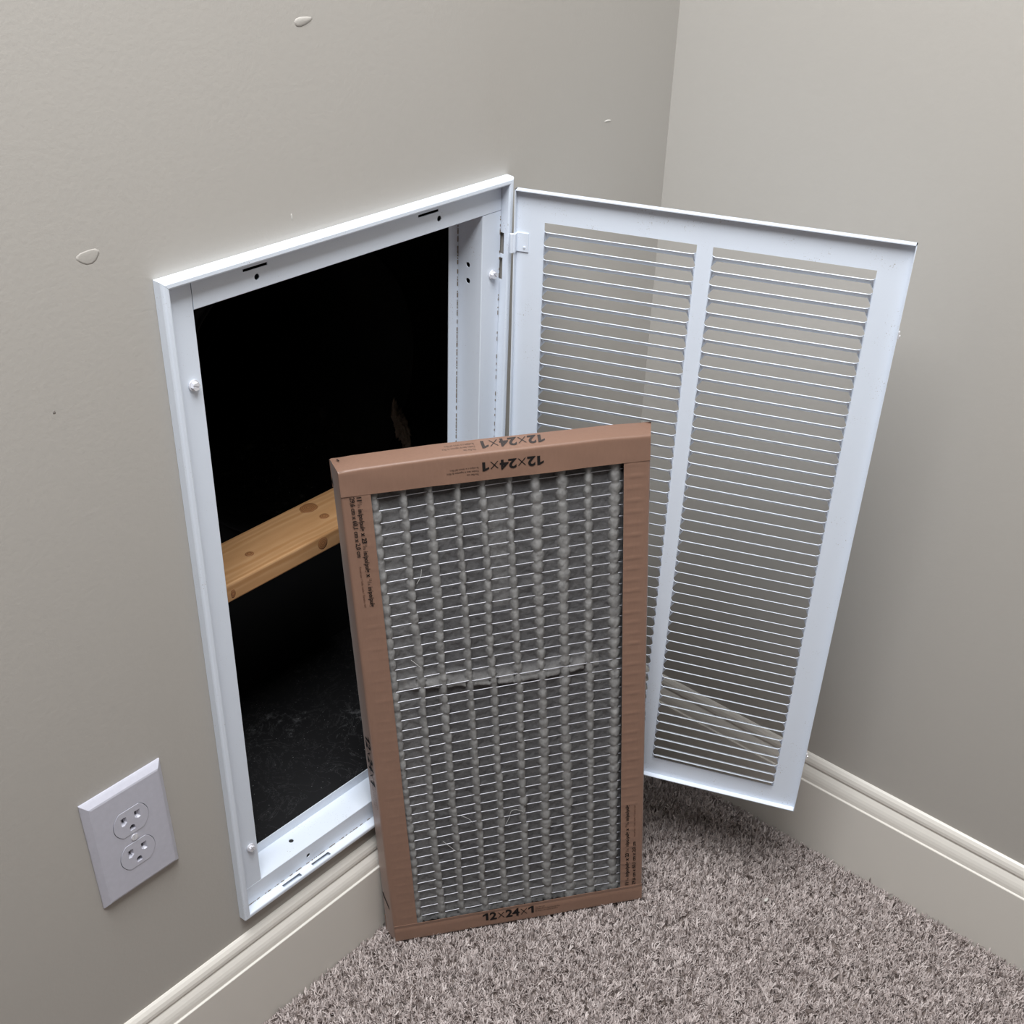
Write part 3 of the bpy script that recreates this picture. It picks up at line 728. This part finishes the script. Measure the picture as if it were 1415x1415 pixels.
# ---------------------------------------------------------------- electrical outlet
OX, OZ = 0.08919, 0.35439
outlet = empty('wall_outlet', (OX, 0, OZ), 'white duplex power outlet with an oversized cover plate on the left wall', 'outlet')
PW, PH, PD = 0.0394, 0.0622, 0.0062
V = []; sec = [(0, -0.0002), (0, -0.0014), (0.0012, -0.0026), (0.0052, -0.0058), (0.0068, -0.0062)]
for t, y in sec: V += [(-PW+t, y, -PH+t), (PW-t, y, -PH+t), (PW-t, y, PH-t), (-PW+t, y, PH-t)]
F = [(3, 2, 1, 0)]
for k in range(len(sec)-1): F += [(k*4+i, k*4+(i+1) % 4, k*4+4+(i+1) % 4, k*4+4+i) for i in range(4)]
F.append(tuple((len(sec)-1)*4+i for i in range(4)))
plate = new_obj('cover_plate', mesh_from('cover_plate', V, F), plastic_m.m, outlet)
bpy.context.view_layer.update()
def recept_outline(r, hgt, n=14):
    a0 = math.asin(hgt/r); pts = []
    for i in range(n+1): t = -a0+2*a0*i/n; pts.append((r*math.cos(t), r*math.sin(t)))
    for i in range(n+1): t = math.pi-a0+2*a0*i/n; pts.append((r*math.cos(t), r*math.sin(t)))
    return pts
def prism(bm, pts, y0, y1, cz, inset=0):
    a = [bm.verts.new((p[0], y0, p[1]+cz)) for p in pts]; b = [bm.verts.new((p[0]*(1-inset), y1, p[1]*(1-inset)+cz)) for p in pts]
    n = len(pts); bm.faces.new(a); bm.faces.new(b[::-1])
    for i in range(n): bm.faces.new((a[i], b[i], b[(i+1) % n], a[(i+1) % n]))
cb = bmesh.new()
for cz in (0.0199, -0.0190): prism(cb, recept_outline(0.0176, 0.0146), -0.02, 0.02, cz)
cyl(cb, (0, -0.004, 0.0004), YA, 0.0022, 0.05, 14)
bmesh.ops.recalc_face_normals(cb, faces=cb.faces); boolean_cut(plate, cb)
for cz in (0.0199, -0.0190):
    bm = bmesh.new(); prism(bm, recept_outline(0.0171, 0.0141), -0.0003, -0.0066, 0)
    o = new_obj('receptacle', bm_mesh('receptacle', bm), plastic_m.m, outlet); o.location = (0, 0, cz); bpy.context.view_layer.update()
    c = bmesh.new()
    for sx in (-1, 1):
        # sloping funnel around each blade slot
        p = [(sx*0.0030, 0.0086), (sx*0.0104, 0.0086), (sx*0.0104, -0.0014), (sx*0.0066, -0.0020), (sx*0.0030, 0.0010)]
        a = [c.verts.new((q[0], -0.0080, q[1])) for q in p]; b = [c.verts.new((sx*0.0064+(q[0]-sx*0.0064)*0.35, -0.0040, 0.0040+(q[1]-0.0040)*0.55)) for q in p]
        c.faces.new(a); c.faces.new(b[::-1])
        for i in range(5): c.faces.new((a[i], b[i], b[(i+1) % 5], a[(i+1) % 5]))
    bmesh.ops.recalc_face_normals(c, faces=c.faces); boolean_cut(o, c)
    c = bmesh.new(); bx(c, (-0.0072, -0.02, 0.0002), (-0.0056, -0.0016, 0.0084)); bx(c, (0.0056, -0.02, 0.0008), (0.0072, -0.0016, 0.0078))
    boolean_cut(o, c)
    c = bmesh.new(); prism(c, [(0.0026*math.cos(t), -0.0072+0.0028*math.sin(t)) for t in [math.pi*i/8 for i in range(9)]]+[(-0.0026, -0.0104), (0.0026, -0.0104)], -0.02, -0.0016, 0)
    bmesh.ops.recalc_face_normals(c, faces=c.faces); boolean_cut(o, c)
    s = bmesh.new(); bx(s, (-0.0071, -0.0022, 0.0003), (-0.0057, -0.0010, 0.0083)); bx(s, (0.0057, -0.0022, 0.0009), (0.0071, -0.0010, 0.0077)); bx(s, (-0.0024, -0.0022, -0.0102), (0.0024, -0.0010, -0.0050))
    new_obj('contact_slots', bm_mesh('contact_slots', s), slot_m.m, o)
bm = bmesh.new(); cyl(bm, (0, -0.0055, 0), YA, 0.0034, 0.0022, 18); cyl(bm, (0, -0.0030, 0), YA, 0.0019, 0.005, 12)
sc = new_obj('plate_screw', bm_mesh('plate_screw', bm), screw_m.m, outlet); sc.location = (0, -0.0004, 0.0004); sc.rotation_euler = (0, 0.35, 0); bpy.context.view_layer.update()
c = bmesh.new(); bx(c, (-0.0004, -0.012, -0.006), (0.0004, -0.0058, 0.006)); boolean_cut(sc, c)
